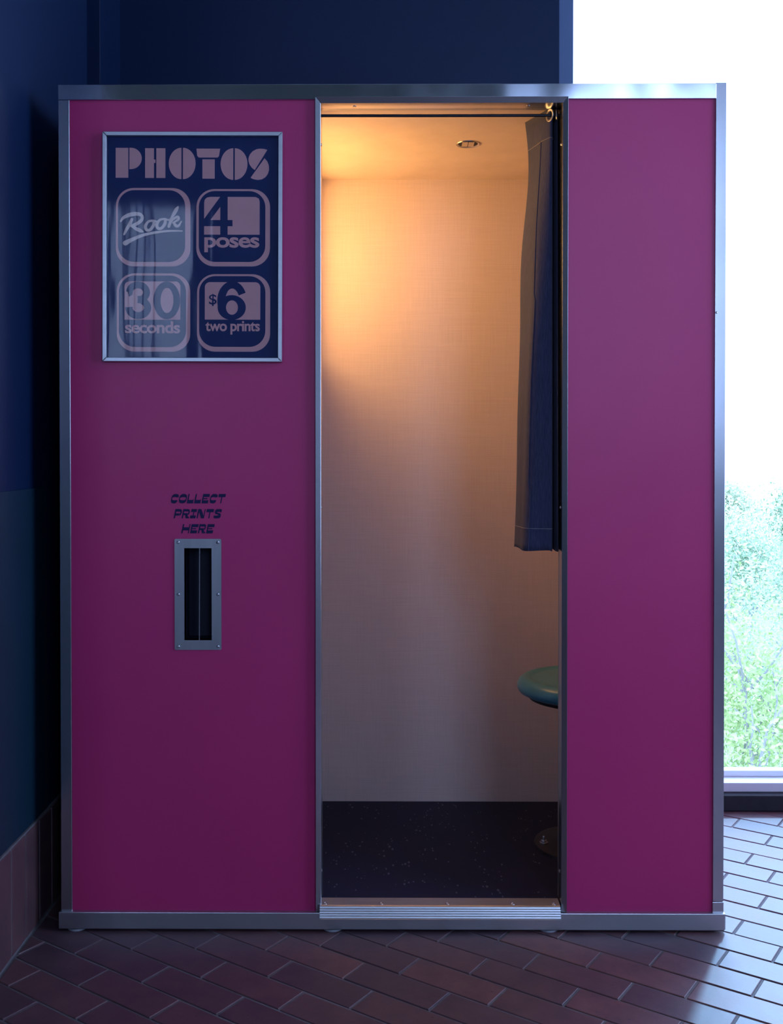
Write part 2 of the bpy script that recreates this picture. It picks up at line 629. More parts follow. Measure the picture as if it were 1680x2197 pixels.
# ---- left wall with a recessed groove near the corner, and the return where the room widens
m = MB()
m.box(LW_X - 0.2, LW_X, -0.68, 0.476, 0, 4.6)
m.box(LW_X - 0.2, LW_X - 0.07, 0.476, 0.606, 0, 4.6)
m.box(LW_X - 0.2, LW_X, 0.606, 1.03, 0, 4.6)
wl = tag(m.build('wall_left', 'navy_paint', bevel=0.002), 'dark navy painted wall left of the booth with a vertical groove', kind='structure')
p = MB().box(LW_X, LW_X + 0.004, -0.64, 0.11, 0.254, 1.052).build('wall_light_patch', 'light_patch_teal', wl, bevel=0.001)  # thin added board, its teal stands in for light falling on the wall
tag(p, 'teal light patch on the lower wall, as a thin board')
tag(MB().box(-5.2, LW_X - 0.2, -0.68, -0.48, 0, 4.6).build('wall_return', 'navy_paint'), 'navy wall where the room widens to the left', kind='structure')
tag(MB().box(-5.2, -5.0, -6.2, -0.68, 0, 4.6).build('wall_far_left', 'room_paint'), 'grey side wall far to the left', kind='structure')
tag(MB().box(2.6, 2.8, -6.2, -1.7, 0, 4.6).box(2.6, 2.8, 0.2, 1.03, 0, 4.6).box(2.6, 2.8, -1.7, 0.2, 0, 0.6).box(2.6, 2.8, -1.7, 0.2, 3.9, 4.6).build('wall_right', 'room_paint'), 'grey side wall to the right with an opening for an added window', kind='structure')
tag(MB().box(-5.2, 4.7, -6.2, 1.03, 4.6, 4.75).build('ceiling', 'ceiling_paint'), 'pale grey painted ceiling of the room', kind='structure')
# brick skirting on the left wall
bb = MB().box(LW_X, LW_X + 0.006, -0.68, 0.83, -0.004, 0.252).build('baseboard_left', 'mortar')
tag(bb, 'upright red brown brick skirting along the left wall', kind='structure')
t0 = None
for k in range(25):
    y0 = -0.678 + k * 0.0893
    if y0 + 0.083 > 0.83:
        break
    if t0 is None:
        t0 = MB().box(0, 0.0045, 0.0, 0.0835, 0.005, 0.247).build('brick', 'brick_clay', bb, bevel=0.003)
        t0.location = (LW_X + 0.004, y0, 0)
    else:
        copy_part(t0, bb, (LW_X + 0.004 + rng.uniform(-0.0006, 0.0006), y0, 0))

# ---- window wall: solid navy part behind the booth, glass from x 0.577 rightwards
tag(MB().box(LW_X - 0.2, 0.53, BW_Y, 1.03, 0, 4.6).build('wall_back', 'navy_paint'), 'dark navy wall rising behind the booth', kind='structure')
win = thing('window_1', None, None, (0.53, BW_Y, 0))
tag(win, 'tall floor to ceiling window beside the booth', kind='structure')
WX1 = 2.6 - 0.53
MB().box(0, 0.047, 0.012, 0.20, 0, 4.6).build('side_frame', 'blue_frame', win, bevel=0.002)
MB().box(0.0, WX1, -0.03, 0.10, 0.0, 0.052).build('base_channel', 'black_rubber', win, bevel=0.004)
MB().box(0.047, WX1, 0.0, 0.15, 0.052, 0.082).build('sill', 'window_alu', win, bevel=0.003)
MB().box(0.047, WX1, 0.06, 0.10, 0.082, 0.102).build('glazing_bead', 'window_alu', win, bevel=0.003)
MB().box(0.047, WX1, 0.04, 0.14, 3.45, 4.6).build('head_frame', 'blue_frame', win, bevel=0.003)
for k, xm in enumerate((1.3,)):
    MB().box(xm - 0.03, xm + 0.03, 0.03, 0.14, 0.082, 3.45).build('mullion', 'blue_frame', win, bevel=0.003)
for xa, xb in ((0.047, 1.27), (1.33, WX1)):
    MB().box(xa, xb, 0.078, 0.086, 0.10, 3.45).build('pane', 'window_glass', win)

w = thing('window_4', None, None, (2.6, -1.7, 0.6))  # unseen window, added to brighten the booth's right panel
tag(w, 'added tall window in the right side wall, brightens the right panel', kind='structure')
MB().box(0, 0.16, 0, 1.9, 0, 0.05).box(0, 0.16, 0, 1.9, 3.25, 3.3).box(0, 0.16, 0, 0.05, 0.05, 3.25).box(0, 0.16, 1.85, 1.9, 0.05, 3.25).build('window_frame', 'blue_frame', w)
MB().box(0.02, 0.14, 0.92, 0.98, 0.05, 3.25).build('mullion', 'blue_frame', w)
MB().box(0.076, 0.084, 0.05, 1.85, 0.05, 3.25).build('pane', 'window_glass', w)

# ---- wall behind the camera with two unseen windows; the tall right one is added to light the right panel
m = MB()
for (a, b, z0, z1) in ((-5.2, 4.7, 0, 1.2), (-5.2, 4.7, 3.9, 4.6), (-5.2, -2.5, 1.2, 3.9), (-2.5, -1.6, 3.2, 3.9), (-1.6, 1.0, 1.2, 3.9), (2.5, 4.7, 1.2, 3.9)):
    m.box(a, b, -6.2, -6.0, z0, z1)
tag(m.build('wall_front', 'room_paint'), 'grey wall behind the camera with a window and an added one', kind='structure')
for n, (xa, xb, za, zb) in enumerate(((-2.5, -1.6, 1.2, 3.2), (1.0, 2.5, 1.2, 3.9))):
    w = thing('window_%d' % (n + 2), None, None, (xa, -6.0, za))  # the second one, tall right, is added
    tag(w, 'window behind the camera, %s one' % ('narrow left', 'added tall right')[n], kind='structure')
    wd, hh = xb - xa, zb - za
    MB().box(0, wd, -0.16, 0.0, 0, 0.05).box(0, wd, -0.16, 0, hh - 0.05, hh).box(0, 0.05, -0.16, 0, 0.05, hh - 0.05).box(wd - 0.05, wd, -0.16, 0, 0.05, hh - 0.05).build('window_frame', 'blue_frame', w)
    MB().box(wd / 2 - 0.025, wd / 2 + 0.025, -0.14, -0.02, 0.05, hh - 0.05).build('mullion', 'blue_frame', w)
    MB().box(0.05, wd - 0.05, -0.084, -0.076, 0.05, hh - 0.05).build('pane', 'window_glass', w)

# ================================================================== THE PHOTO BOOTH
XL, XR, ZT = -0.787, 0.788, 2.006
DEP = 0.775                                          # outer depth
IX0, IX1, IY1, IZ0, IZ1 = -0.235, 0.762, 0.71, 0.062, 1.968
OX0, OX1, OZ1 = -0.167, 0.403, 1.961                 # door opening
booth = thing('photo_booth', 'magenta photo booth with steel edging and an open lit doorway', 'photo booth')
# screw used all over: a domed head with a cross recess ring
scr_mb = MB().lathe([(0.0008, 0.0006), (0.0016, 0.0007), (0.0019, 0.0016), (0.0032, 0.0013), (0.0042, 0.0002), (0.0042, -0.001)], n=14, axis='Y')
SCREW = scr_mb.build('screw', 'screw_metal', None, smooth=True)
SCREW_ME = SCREW.data
bpy.data.objects.remove(SCREW)


def screw(parent, loc, rot=(0, 0, 0), s=1.0):
    o = bpy.data.objects.new('screw', SCREW_ME)
    C.objects.link(o)
    o.parent, o.location, o.rotation_euler, o.scale = parent, loc, rot, (s, s, s)
    return o


# front panels (the left one has the print slot cut through it)
SX0, SX1, SZ0, SZ1 = -0.492, -0.427, 0.692, 0.911
px0, px1, pz0, pz1 = -0.770, -0.175, 0.03, 1.985
m = MB().box(px0, SX0, 0, 0.018, pz0, pz1).box(SX1, px1, 0, 0.018, pz0, pz1).box(SX0, SX1, 0, 0.018, pz0, SZ0).box(SX0, SX1, 0, 0.018, SZ1, pz1)
pl = m.build('front_panel', 'laminate', booth, fix=False)
tag(pl, 'wide magenta panel left of the doorway')
tag(MB().box(0.408, 0.775, 0, 0.018, 0.03, 1.985).build('front_panel', 'laminate', booth), 'narrow magenta panel right of the doorway')
# outer shell
MB().box(XL + 0.004, XL + 0.022, 0.018, DEP, 0.02, 2.0).build('side_panel', 'laminate', booth)
MB().box(XR - 0.022, XR - 0.004, 0.018, DEP, 0.02, 2.0).build('side_panel', 'laminate', booth)
MB().box(XL + 0.022, XR - 0.022, DEP - 0.018, DEP, 0.02, 2.0).build('back_panel', 'laminate', booth)
MB().box(XL + 0.022, XR - 0.022, 0.018, DEP - 0.018, 1.986, 2.002).build('roof_panel', 'satin_steel', booth)
# steel edging
tt = MB().box(XL, XR - 0.024, -0.005, 0.02, 1.970, ZT).build('top_trim', 'polished_steel', booth, bevel=0.0012)
tl = MB().box(XL, XL + 0.0265, -0.0045, 0.03, 0.045, 1.970).build('edge_trim', 'steel_upright', booth, bevel=0.0012)
tr = MB().box(XR - 0.0255, XR, -0.0045, 0.03, 0.072, ZT + 0.002).build('edge_trim', 'steel_upright', booth, bevel=0.0012)
MB().box(XR - 0.0262, XR + 0.0005, -0.0048, 0.03, 0.045, 0.0712).build('edge_trim', 'steel_upright', booth, bevel=0.0012)
screw(tr, (XR - 0.022, -0.0045, 1.468), s=0.7)
bt = MB().box(XL - 0.004, XR + 0.001, -0.012, 0.03, 0.006, 0.046).build('base_trim', 'steel', booth, bevel=0.0015)
MB().box(XR - 0.03, XR + 0.0035, -0.010, DEP, 0.007, 0.045).build('base_trim', 'steel', booth, bevel=0.0015)
MB().box(XL - 0.004, XL + 0.02, 0.03, DEP, 0.007, 0.045).build('base_trim', 'steel', booth, bevel=0.0015)
MB().box(XL, XR, DEP - 0.01, DEP + 0.004, 0.007, 0.045).build('base_trim', 'steel', booth, bevel=0.0015)
ft = MB().lathe([(0.012, 0.014), (0.012, 0.006), (0.023, 0.004), (0.024, 0.0)], n=20, axis='Z').build('levelling_foot', 'foot_plastic', booth, smooth=True)
ft.location = (-0.752, 0.012, 0.0)
for q in ((-0.140, 0.012), (0.375, 0.012), (0.75, 0.03), (-0.752, 0.72), (0.0, 0.72), (0.75, 0.72)):
    copy_part(ft, booth, (q[0], q[1], 0))
# door frame: three mitred angle trims with a sloped face, and jamb linings
TW = 0.0125


def slope_trim(pts_out, pts_in, name='door_trim'):
    """sloped strip between outer edge (proud) and inner edge, with outer return to the panel and inner return into the jamb."""
    (a, b), (c, d) = pts_out, pts_in
    vs = []
    for (x, z), yy in ((a, -0.001), (a, -0.011), (c, -0.005), (c, 0.034)):
        vs.append((x, yy, z))
    for (x, z), yy in ((b, -0.001), (b, -0.011), (d, -0.005), (d, 0.034)):
        vs.append((x, yy, z))
    return MB().add(vs, [(0, 1, 5, 4), (1, 2, 6, 5), (2, 3, 7, 6), (0, 4, 7, 3), (0, 3, 2, 1), (4, 5, 6, 7)]).build(name, 'steel_upright', booth, bevel=0.0007)


oxl, oxr, ozt = OX0 - TW, OX1 + TW, OZ1 + 0.0135
dl = slope_trim(((oxl, 0.047), (oxl, ozt)), ((OX0, 0.047), (OX0, OZ1)))
dr = slope_trim(((oxr, 0.047), (oxr, ozt)), ((OX1, 0.047), (OX1, OZ1)))
dt = slope_trim(((oxl, ozt), (oxr, ozt)), ((OX0, OZ1), (OX1, OZ1)))
jl = MB().box(OX0 - 0.010, OX0 - 0.0005, 0.018, 0.05, 0.062, OZ1).build('jamb', 'satin_steel', booth, bevel=0.001)
jr = MB().box(OX1 + 0.0005, OX1 + 0.010, 0.018, 0.05, 0.062, OZ1).build('jamb', 'satin_steel', booth, bevel=0.001)
MB().box(OX0 - 0.01, OX1 + 0.01, 0.034, 0.05, OZ1 + 0.0004, 1.9675).build('jamb', 'satin_steel', booth, bevel=0.001)
for z in (1.87, 1.007, 0.135):
    screw(dl, (OX0, 0.018, z), (0, 0, PI / 2))
    screw(dr, (OX1, 0.018, z), (0, 0, -PI / 2))
for x in (-0.088, 0.325):
    screw(dt, (x, 0.018, OZ1), (-PI / 2, 0, 0))
# inner lining
MB().box(IX0, IX1 - 0.004, IY1, IY1 + 0.03, IZ0, IZ1 + 0.01).build('inner_back_wall', 'linen_cloth', booth)
MB().box(IX1 - 0.002, IX1 + 0.004, 0.02, IY1, IZ0, IZ1 + 0.01).build('inner_side_wall', 'linen_cloth', booth)
MB().box(IX0 - 0.02, IX1, 0.052, IY1 + 0.01, IZ1, IZ1 + 0.014).build('inner_ceiling', 'linen_cloth', booth)
MB().box(OX1 + 0.012, IX1 - 0.003, 0.019, 0.026, IZ0, IZ1).build('inner_front_wall', 'linen_cloth', booth)
MB().box(IX0 - 0.02, IX1, 0.010, IY1 + 0.01, 0.03, IZ0).build('booth_floor', 'speckled_vinyl', booth)
# partition to the camera cabinet, with the lamp recess
RY0, RY1, RZ0, RZ1 = 0.14, 0.66, 1.44, 1.93
m = MB().box(IX0 - 0.018, IX0, 0.02, IY1, IZ0, RZ0).box(IX0 - 0.018, IX0, 0.02, IY1, RZ1, IZ1)
m.box(IX0 - 0.018, IX0, 0.02, RY0, RZ0, RZ1).box(IX0 - 0.018, IX0, RY1, IY1, RZ0, RZ1)
m.box(IX0 - 0.13, IX0 - 0.018, RY0 - 0.01, RY1 + 0.01, RZ0 - 0.01, RZ0).box(IX0 - 0.13, IX0 - 0.018, RY0 - 0.01, RY1 + 0.01, RZ1, RZ1 + 0.01)
m.box(IX0 - 0.13, IX0 - 0.018, RY0 - 0.01, RY0, RZ0, RZ1).box(IX0 - 0.13, IX0 - 0.018, RY1, RY1 + 0.01, RZ0, RZ1)
m.box(IX0 - 0.14, IX0 - 0.13, RY0 - 0.01, RY1 + 0.01, RZ0 - 0.01, RZ1 + 0.01)
m.build('camera_partition', 'linen_cloth', booth, fix=False)
lamp = MB().box(IX0 - 0.128, IX0 - 0.112, RY0 + 0.02, RY1 - 0.02, RZ0 + 0.07, RZ1 - 0.02).build('lamp_panel', 'warm_lamp', booth)
tag(lamp, 'warm glowing lamp panel')
# ceiling vent
vx, vy, vr = 0.206, 0.345, 0.0325
vent = MB().lathe([(vr - 0.006, 0.0015), (vr - 0.006, -0.0005), (vr - 0.001, -0.0025), (vr, 0.0), (vr, 0.0015)], (vx, vy, IZ1), 32).build('ceiling_vent', 'screw_metal', booth, smooth=True)
MB().lathe([(vr - 0.005, 0.0006), (vr - 0.005, -0.0004)], (vx, vy, IZ1), 32).build('vent_hole', 'slot_black', vent)
for cx in (-0.0085, 0.0085):
    for k in range(5):
        yy = (k - 2) * 0.0085
        w = min(0.0075, max(0.003, math.sqrt((vr - 0.007) ** 2 - yy ** 2) - 0.0085))
        b = MB().box(vx + cx - w, vx + cx + w, vy + yy - 0.0026, vy + yy + 0.0026, IZ1 - 0.0016, IZ1 - 0.0006).build('louvre', 'linen_cloth', vent)
MB().box(vx - 0.0008, vx + 0.0008, vy - 0.024, vy + 0.024, IZ1 - 0.0016, IZ1 - 0.0006).build('louvre', 'dark_metal', vent)
# threshold: ribbed aluminium nosing with screws
prof = [(0.030, 0.0640), (-0.008, 0.0635), (-0.0125, 0.0622)]
for k in range(5):                                   # ribs step down a face that leans out towards the foot
    zz, yy = 0.0612 - k * 0.0050, -0.0135 - k * 0.0017
    prof += [(yy, zz), (yy - 0.0011, zz - 0.0030), (yy - 0.0004, zz - 0.0034), (yy - 0.0004, zz - 0.0042)]
prof += [(-0.0225, 0.0360), (-0.0225, 0.0345), (-0.0123, 0.0345), (-0.0123, 0.0466), (-0.0015, 0.0466), (-0.0015, 0.0622), (0.030, 0.0622)]
th = MB().yz_prism(prof, OX0 - 0.003, OX1 - 0.003).build('threshold', 'aluminium', booth)
for x in (-0.158, -0.024, 0.133, 0.288, 0.386):
    screw(th, (x, -0.001, 0.0637), (-PI / 2, 0, 0), 1.35)
# curtain rod
RODY, RODZ = 0.040, 1.946
rod = MB().tube([(OX0 - 0.012, RODY, RODZ), (0.1, RODY, RODZ - 0.0005), (IX1 - 0.002, RODY, RODZ)], 0.0036, 14).build('curtain_rod', 'dark_metal', booth, smooth=True)
# print slot
slot = MB()
sx0, sx1, sz0, sz1 = -0.515, -0.404, 0.669, 0.933
slot.xz_prism(rrect(sx0, sx1, SZ1, sz1, 0.003, 4, (0, 0, 1, 1)), -0.0022, 0)
slot.xz_prism(rrect(sx0, sx1, sz0, SZ0, 0.003, 4, (1, 1, 0, 0)), -0.0022, 0)
slot.box(sx0, SX0, -0.0022, 0, SZ0, SZ1).box(SX1, sx1, -0.0022, 0, SZ0, SZ1)
sp = slot.build('print_slot', 'satin_steel', booth, fix=False)
tag(sp, 'steel print delivery slot with six screws')
m = MB().box(SX0, SX1, 0.06, 0.064, SZ0, SZ1).box(SX0 - 0.002, SX0, 0.0, 0.06, SZ0, SZ1).box(SX1, SX1 + 0.002, 0.0, 0.06, SZ0, SZ1)
m.box(SX0, SX1, 0.0, 0.06, SZ0 - 0.002, SZ0).box(SX0, SX1, 0, 0.06, SZ1, SZ1 + 0.002)
m.build('slot_recess', 'slot_black', sp, fix=False)
MB().tube([(-0.4565, 0.003, SZ1), (-0.457, 0.003, 0.8), (-0.4575, 0.003, SZ0)], 0.0017, 8).build('divider_wire', 'screw_metal', sp, smooth=True)
for x in (sx0 + 0.0085, sx1 - 0.0085):
    for z in (sz0 + 0.008, (sz0 + sz1) / 2, sz1 - 0.008):
        screw(sp, (x, -0.0022, z), s=0.85)

# "COLLECT PRINTS HERE": slanted lettering with heavy horizontals
QH, QT, SL = 1.0, 0.37, 0.20                          # unit height, bar thickness, slant


def oval(cx, cz, rx, rz, n=26, e=2.6):
    P = []
    for k in range(n):
        a = 2 * PI * k / n
        c, s_ = math.cos(a), math.sin(a)
        P.append((cx + rx * abs(c) ** (2 / e) * (1 if c >= 0 else -1), cz + rz * abs(s_) ** (2 / e) * (1 if s_ >= 0 else -1)))
    return P


def R(x0, x1, z0, z1):
    return ('f', [(x0, z0), (x1, z0), (x1, z1), (x0, z1)])


V = 0.16
GLY = {
    'O': (0.98, [('r', oval(0.49, 0.5, 0.49, 0.5), oval(0.49, 0.5, 0.38, 0.16))]),
    'C': (0.92, [('f', [(0.0, 0.5), (0.02, 0.28), (0.12, 0.06), (0.35, 0.0), (0.62, 0.0), (0.78, 0.10), (0.86, 0.30), (0.72, 0.36), (0.45, 0.33), (0.20, 0.36), (0.12, 0.44), (0.12, 0.56), (0.20, 0.64), (0.45, 0.67), (0.74, 0.62), (0.92, 0.66), (0.90, 0.86), (0.74, 0.98), (0.45, 1.0), (0.22, 0.97), (0.05, 0.78)])]),
    'L': (0.84, [R(0.0, V, 0, 1), R(V, 0.80, 0, QT), ('f', [(0.70, QT), (0.80, QT), (0.80, 0.46)])]),
    'E': (0.88, [R(0, V, 0, 1), R(V, 0.82, 0, 0.33), R(V, 0.86, 0.67, 1), R(V, 0.66, 0.44, 0.56)]),
    'T': (0.92, [R(0, 0.90, 0.66, 1), R(0.40, 0.53, 0, 0.66)]),
    'P': (0.88, [R(0, V, 0, 1), R(V, 0.66, 0.72, 1), R(V, 0.62, 0.30, 0.54), ('f', [(0.62, 0.30), (0.80, 0.38), (0.86, 0.60), (0.82, 0.90), (0.66, 1.0), (0.66, 0.72), (0.72, 0.63), (0.66, 0.54)])]),
    'R': (0.92, [R(0, V, 0, 1), R(V, 0.66, 0.74, 1), R(V, 0.62, 0.36, 0.56), ('f', [(0.62, 0.36), (0.80, 0.42), (0.86, 0.62), (0.82, 0.90), (0.66, 1.0), (0.66, 0.74), (0.72, 0.65), (0.66, 0.56)]),
                 ('f', [(0.36, 0.36), (0.50, 0.0), (0.88, 0.0), (0.90, 0.14), (0.74, 0.18), (0.68, 0.36)])]),
    'I': (0.72, [R(0, 0.68, 0, 0.32), R(0, 0.68, 0.68, 1), R(0.28, 0.41, 0.32, 0.68)]),
    'N': (0.96, [R(0, V, 0, 1), R(0.81, 0.92, 0, 1), ('f', [(V, 1.0), (V, 0.70), (0.56, 0.0), (0.81, 0.0), (0.81, 0.30), (0.38, 1.0)])]),
    'S': (0.90, [('f', [(0.0, 0.30), (0.02, 0.10), (0.14, 0.0), (0.68, 0.0), (0.84, 0.12), (0.86, 0.38), (0.74, 0.54), (0.34, 0.62), (0.32, 0.68), (0.60, 0.70), (0.84, 0.62), (0.88, 0.92), (0.74, 1.0), (0.22, 1.0), (0.06, 0.88), (0.04, 0.62), (0.18, 0.46), (0.52, 0.40), (0.54, 0.34), (0.30, 0.30)])]),
    'H': (0.98, [R(0, V, 0, 1), R(0.82, 0.93, 0, 1), R(V, 0.82, 0.32, 0.66)]),
}


def word(txt, x0, x1, z0, z1, y):
    adv = sum(GLY[c][0] + 0.10 for c in txt) - 0.10
    sl = SL * (z1 - z0) * 1.0
    k = (x1 - x0 - sl) / adv
    h = z1 - z0
    m = MB()
    cur = 0.0
    T = lambda p: (x0 + (cur + p[0]) * k + p[1] * sl, z0 + p[1] * h)
    for c in txt:
        w, parts = GLY[c]
        for g in parts:
            if g[0] == 'f':
                m.flat([T(p) for p in g[1]], y)
            else:
                m.ring([T(p) for p in g[1]], [T(p) for p in g[2]], y)
        cur += w + 0.10
    return m


Kz = 1 / (5.935 * 910.0)                              # close-up pixels to metres
lx = lambda zx: -0.515 + (zx - 205) * 0.111 / 598
lz = lambda zy: 0.933 - (zy - 690) * 0.264 / 1410
lt = []
for t, a, b, c, d in (('COLLECT', 150, 866, 120, 240), ('PRINTS', 193, 818, 312, 430), ('HERE', 290, 722, 503, 620)):
    word(t, lx(a), lx(b), lz(d), lz(c), -0.0006).build('lettering', 'letter_navy', booth)

# ================================================================== FRAMED POSTER
pw, ph = 0.424, 0.5405
poster = thing('framed_poster', 'framed navy poster advertising photos in pink lettering, hung on the magenta panel', 'poster',
               (-0.4695, -0.0005, 1.6225), (0, math.radians(0.22), 0))
KX = pw / 1503.0
gx = lambda x: (x - 840) * KX
gz = lambda y: -(y - 1022) * KX
G = lambda pts: [(gx(x), gz(y)) for x, y in pts]
fw = 0.0098
o_, i_ = (pw / 2, ph / 2), (pw / 2 - fw, ph / 2 - fw)
corn_o = [(-o_[0], -o_[1]), (o_[0], -o_[1]), (o_[0], o_[1]), (-o_[0], o_[1])]
corn_i = [(-i_[0], -i_[1]), (i_[0], -i_[1]), (i_[0], i_[1]), (-i_[0], i_[1])]
for k in range(4):
    a, b, c, d = corn_o[k], corn_o[(k + 1) % 4], corn_i[(k + 1) % 4], corn_i[k]
    cx, cz = (a[0] + b[0] + c[0] + d[0]) / 4, (a[1] + b[1] + c[1] + d[1]) / 4
    sh = lambda p: (cx + (p[0] - cx) * 0.9992, cz + (p[1] - cz) * 0.9992)
    MB().xz_prism([sh(a), sh(b), sh(c), sh(d)], -0.013, -0.0002).build('frame_rail', 'aluminium', poster, bevel=0.0012)
MB().box(-i_[0] - 0.004, i_[0] + 0.004, -0.004, -0.001, -i_[1] - 0.004, i_[1] + 0.004).build('poster_sheet', 'poster_navy', poster)
MB().box(-i_[0] - 0.003, i_[0] + 0.003, -0.0082, -0.0068, -i_[1] - 0.003, i_[1] + 0.003).build('acrylic_cover', 'acrylic', poster)
PY, PY2 = -0.0044, -0.0047


def ell(cx, cy, rx, ry, a0, a1, n=18):
    return [(cx + rx * math.cos(math.radians(a0 + (a1 - a0) * k / n)), cy - ry * math.sin(math.radians(a0 + (a1 - a0) * k / n))) for k in range(n + 1)]


m = MB()
# P
m.flat(G([(193, 442), (299, 442), (299, 193), (193, 193)]), PY)
m.flat(G([(308, 370)] + ell(322, 281, 90, 89, -90, 90) + [(308, 192)]), PY)
# H
m.flat(G([(440, 443), (514, 443), (514, 318), (527, 318), (527, 290), (514, 290), (514, 195), (440, 195)]), PY)
m.flat(G([(534, 443), (610, 443), (610, 195), (534, 195)]), PY)
# O T O
m.flat(G(ell(744, 322, 106, 131, 90, 270)), PY)
m.flat(G(ell(757, 322, 106, 131, -90, 90)), PY)
m.flat(G([(890, 272), (1045, 272), (1058, 262), (1068, 198), (870, 198), (876, 258)]), PY)
m.flat(G([(920, 448), (1023, 448), (1023, 287), (920, 287)]), PY)
m.flat(G(ell(1178, 326, 106, 132, 90, 270)), PY)
m.flat(G(ell(1191, 326, 106, 132, -90, 90)), PY)
# S in two halves along a diagonal
m.flat(G([(1358, 376)] + [(1463, 207), (1437, 200), (1405, 197), (1372, 202), (1340, 219), (1318, 244), (1306, 274), (1306, 302), (1316, 332), (1334, 357)]), PY)
m.flat(G([(1323, 440), (1348, 452), (1384, 458), (1418, 453), (1447, 436), (1468, 408), (1478, 374), (1476, 338), (1464, 305), (1440, 277)]), PY)
tag(m.build('title_lettering', 'poster_pink', poster), 'pink PHOTOS title in stencil capitals')


def badge(o4, i4):
    ox0, ox1, oy0, oy1 = o4
    ix0, ix1, iy0, iy1 = i4
    a = rrect(gx(ox0), gx(ox1), gz(oy1), gz(oy0), 150 * KX, 9)
    b = rrect(gx(ix0), gx(ix1), gz(iy1), gz(iy0), 135 * KX, 9)
    MB().ring(a, b, PY).build('badge_outline', 'poster_pink', poster)


badge((195, 820, 527, 1182), (213, 776, 545, 1145))
badge((870, 1487, 535, 1180), (890, 1448, 551, 1143))
badge((203, 820, 1240, 1895), (221, 784, 1258, 1857))
badge((877, 1490, 1245, 1893), (894, 1450, 1261, 1853))
# the 4
m = MB()
m.flat(G([(935, 783), (1069, 600), (985, 600), (958, 606), (940, 623), (935, 650)]), PY)
m.flat(G([(988, 793), (1070, 793), (1070, 683)]), PY)
m.flat(G([(935, 915), (1070, 915), (1070, 845), (935, 845)]), PY)
m.flat(G([(1132, 915), (1400, 915), (1400, 640), (1393, 614), (1365, 600), (1132, 600), (1132, 793), (1173, 793), (1173, 845), (1132, 845)]), PY)
m.build('number_block', 'poster_pink', poster)
text_mb('poses', gx(937), gx(1398), gz(1062), gz(936), PY, 0.025).build('word_lettering', 'poster_pink', poster, fix=False)
# 30
m = MB().flat(rrect(gx(268), gx(737), gz(1628), gz(1307), 42 * KX, 6, (0, 0, 1, 1)), PY)
nb = m.build('number_block', 'poster_pink', poster)
m = MB()
c3 = [(299, 1408)] + ell(381, 1400, 72, 64, 185, -60, 16) + [(404, 1457), (380, 1459)]
d3 = [(380, 1459), (410, 1462)] + ell(384, 1528, 78, 66, 62, -185, 18)
m.stroke(G(c3), 58 * KX, PY2)
m.stroke(G(d3), 60 * KX, PY2 - 0.00005)
m.ring(G(ell(623, 1466, 112, 158, 0, 352.8, 49)), G(ell(625, 1466, 54, 106, 0, 352.8, 49)), PY2)
m.build('numeral', 'poster_navy', nb)
text_mb('seconds', gx(273), gx(735), gz(1742), gz(1640), PY2, 0.025).build('word_lettering', 'poster_pink', poster, fix=False)
# $6
m = MB().flat(rrect(gx(942), gx(1407), gz(1625), gz(1312), 42 * KX, 6, (0, 0, 1, 1)), PY)
nb = m.build('number_block', 'poster_pink', poster)
m = MB()
m.ring(G(ell(1168, 1524, 118, 104, 0, 352.8, 49)), G(ell(1170, 1524, 50, 60, 0, 352.8, 49)), PY2)
s6 = ell(1172, 1468, 92, 134, 195, 25, 22)
m.stroke(G(s6), [66 * KX] * 8 + [62 * KX] * 15, PY2 - 0.00005)
m.build('numeral', 'poster_navy', nb)
text_mb('$', gx(977), gx(1041), gz(1512), gz(1412), PY2, 0.01).build('dollar_sign', 'poster_navy', nb, fix=False)
text_mb('two prints', gx(947), gx(1404), gz(1750), gz(1636), PY2, 0.025).build('word_lettering', 'poster_pink', poster, fix=False)


def smooth_pts(P, n=6):
    out = []
    for i in range(len(P) - 1):
        p0, p1, p2, p3 = P[max(i - 1, 0)], P[i], P[i + 1], P[min(i + 2, len(P) - 1)]
        for k in range(n):
            t = k / n
            out.append(tuple(0.5 * (2 * b + (c - a) * t + (2 * a - 5 * b + 4 * c - d) * t * t + (3 * b - a - 3 * c + d) * t ** 3) for a, b, c, d in zip(p0, p1, p2, p3)))
    out.append(tuple(P[-1]))
    return out


def brush(m, P, y):
    """P: (x, y, width) in poster close-up units, drawn as a smooth brush stroke with round ends."""
    S = smooth_pts(P)
    m.stroke(G([(a, b) for a, b, c in S]), [c * KX for a, b, c in S], y)
    for q in (S[0], S[-1]):
        m.flat(G(ell(q[0], q[1], q[2] / 2, q[2] / 2, 0, 330, 11)), y - 0.00002)


m = MB()
RY = -0.0055
brush(m, [(330, 790, 24), (312, 830, 28), (288, 870, 26), (266, 915, 16)], RY)
brush(m, [(238, 806, 14), (262, 775, 26), (320, 750, 34), (385, 745, 30), (416, 765, 26), (408, 800, 28), (365, 830, 28), (325, 845, 22)], RY - 0.0001)
brush(m, [(330, 842, 22), (362, 866, 28), (400, 884, 30), (422, 893, 14)], RY - 0.0002)
for k, (ox, oy) in enumerate(((0, 0), (96, -14))):
    brush(m, [(512 + ox, 800 + oy, 18), (470 + ox, 808 + oy, 20), (444 + ox, 845 + oy, 26), (454 + ox, 878 + oy, 24), (484 + ox, 876 + oy, 24), (512 + ox, 838 + oy, 26), (516 + ox, 804 + oy, 20), (536 + ox, 808 + oy, 14), (562 + ox, 800 + oy, 10)], RY - 0.0001 * k)
brush(m, [(642, 800, 10), (668, 770, 20), (702, 715, 26), (716, 686, 16)], RY)
brush(m, [(716, 686, 14), (690, 712, 14), (664, 782, 24), (640, 848, 24)], RY - 0.0001)
brush(m, [(648, 826, 14), (676, 790, 18), (712, 768, 22), (722, 786, 20), (690, 810, 18), (676, 818, 16)], RY - 0.0002)
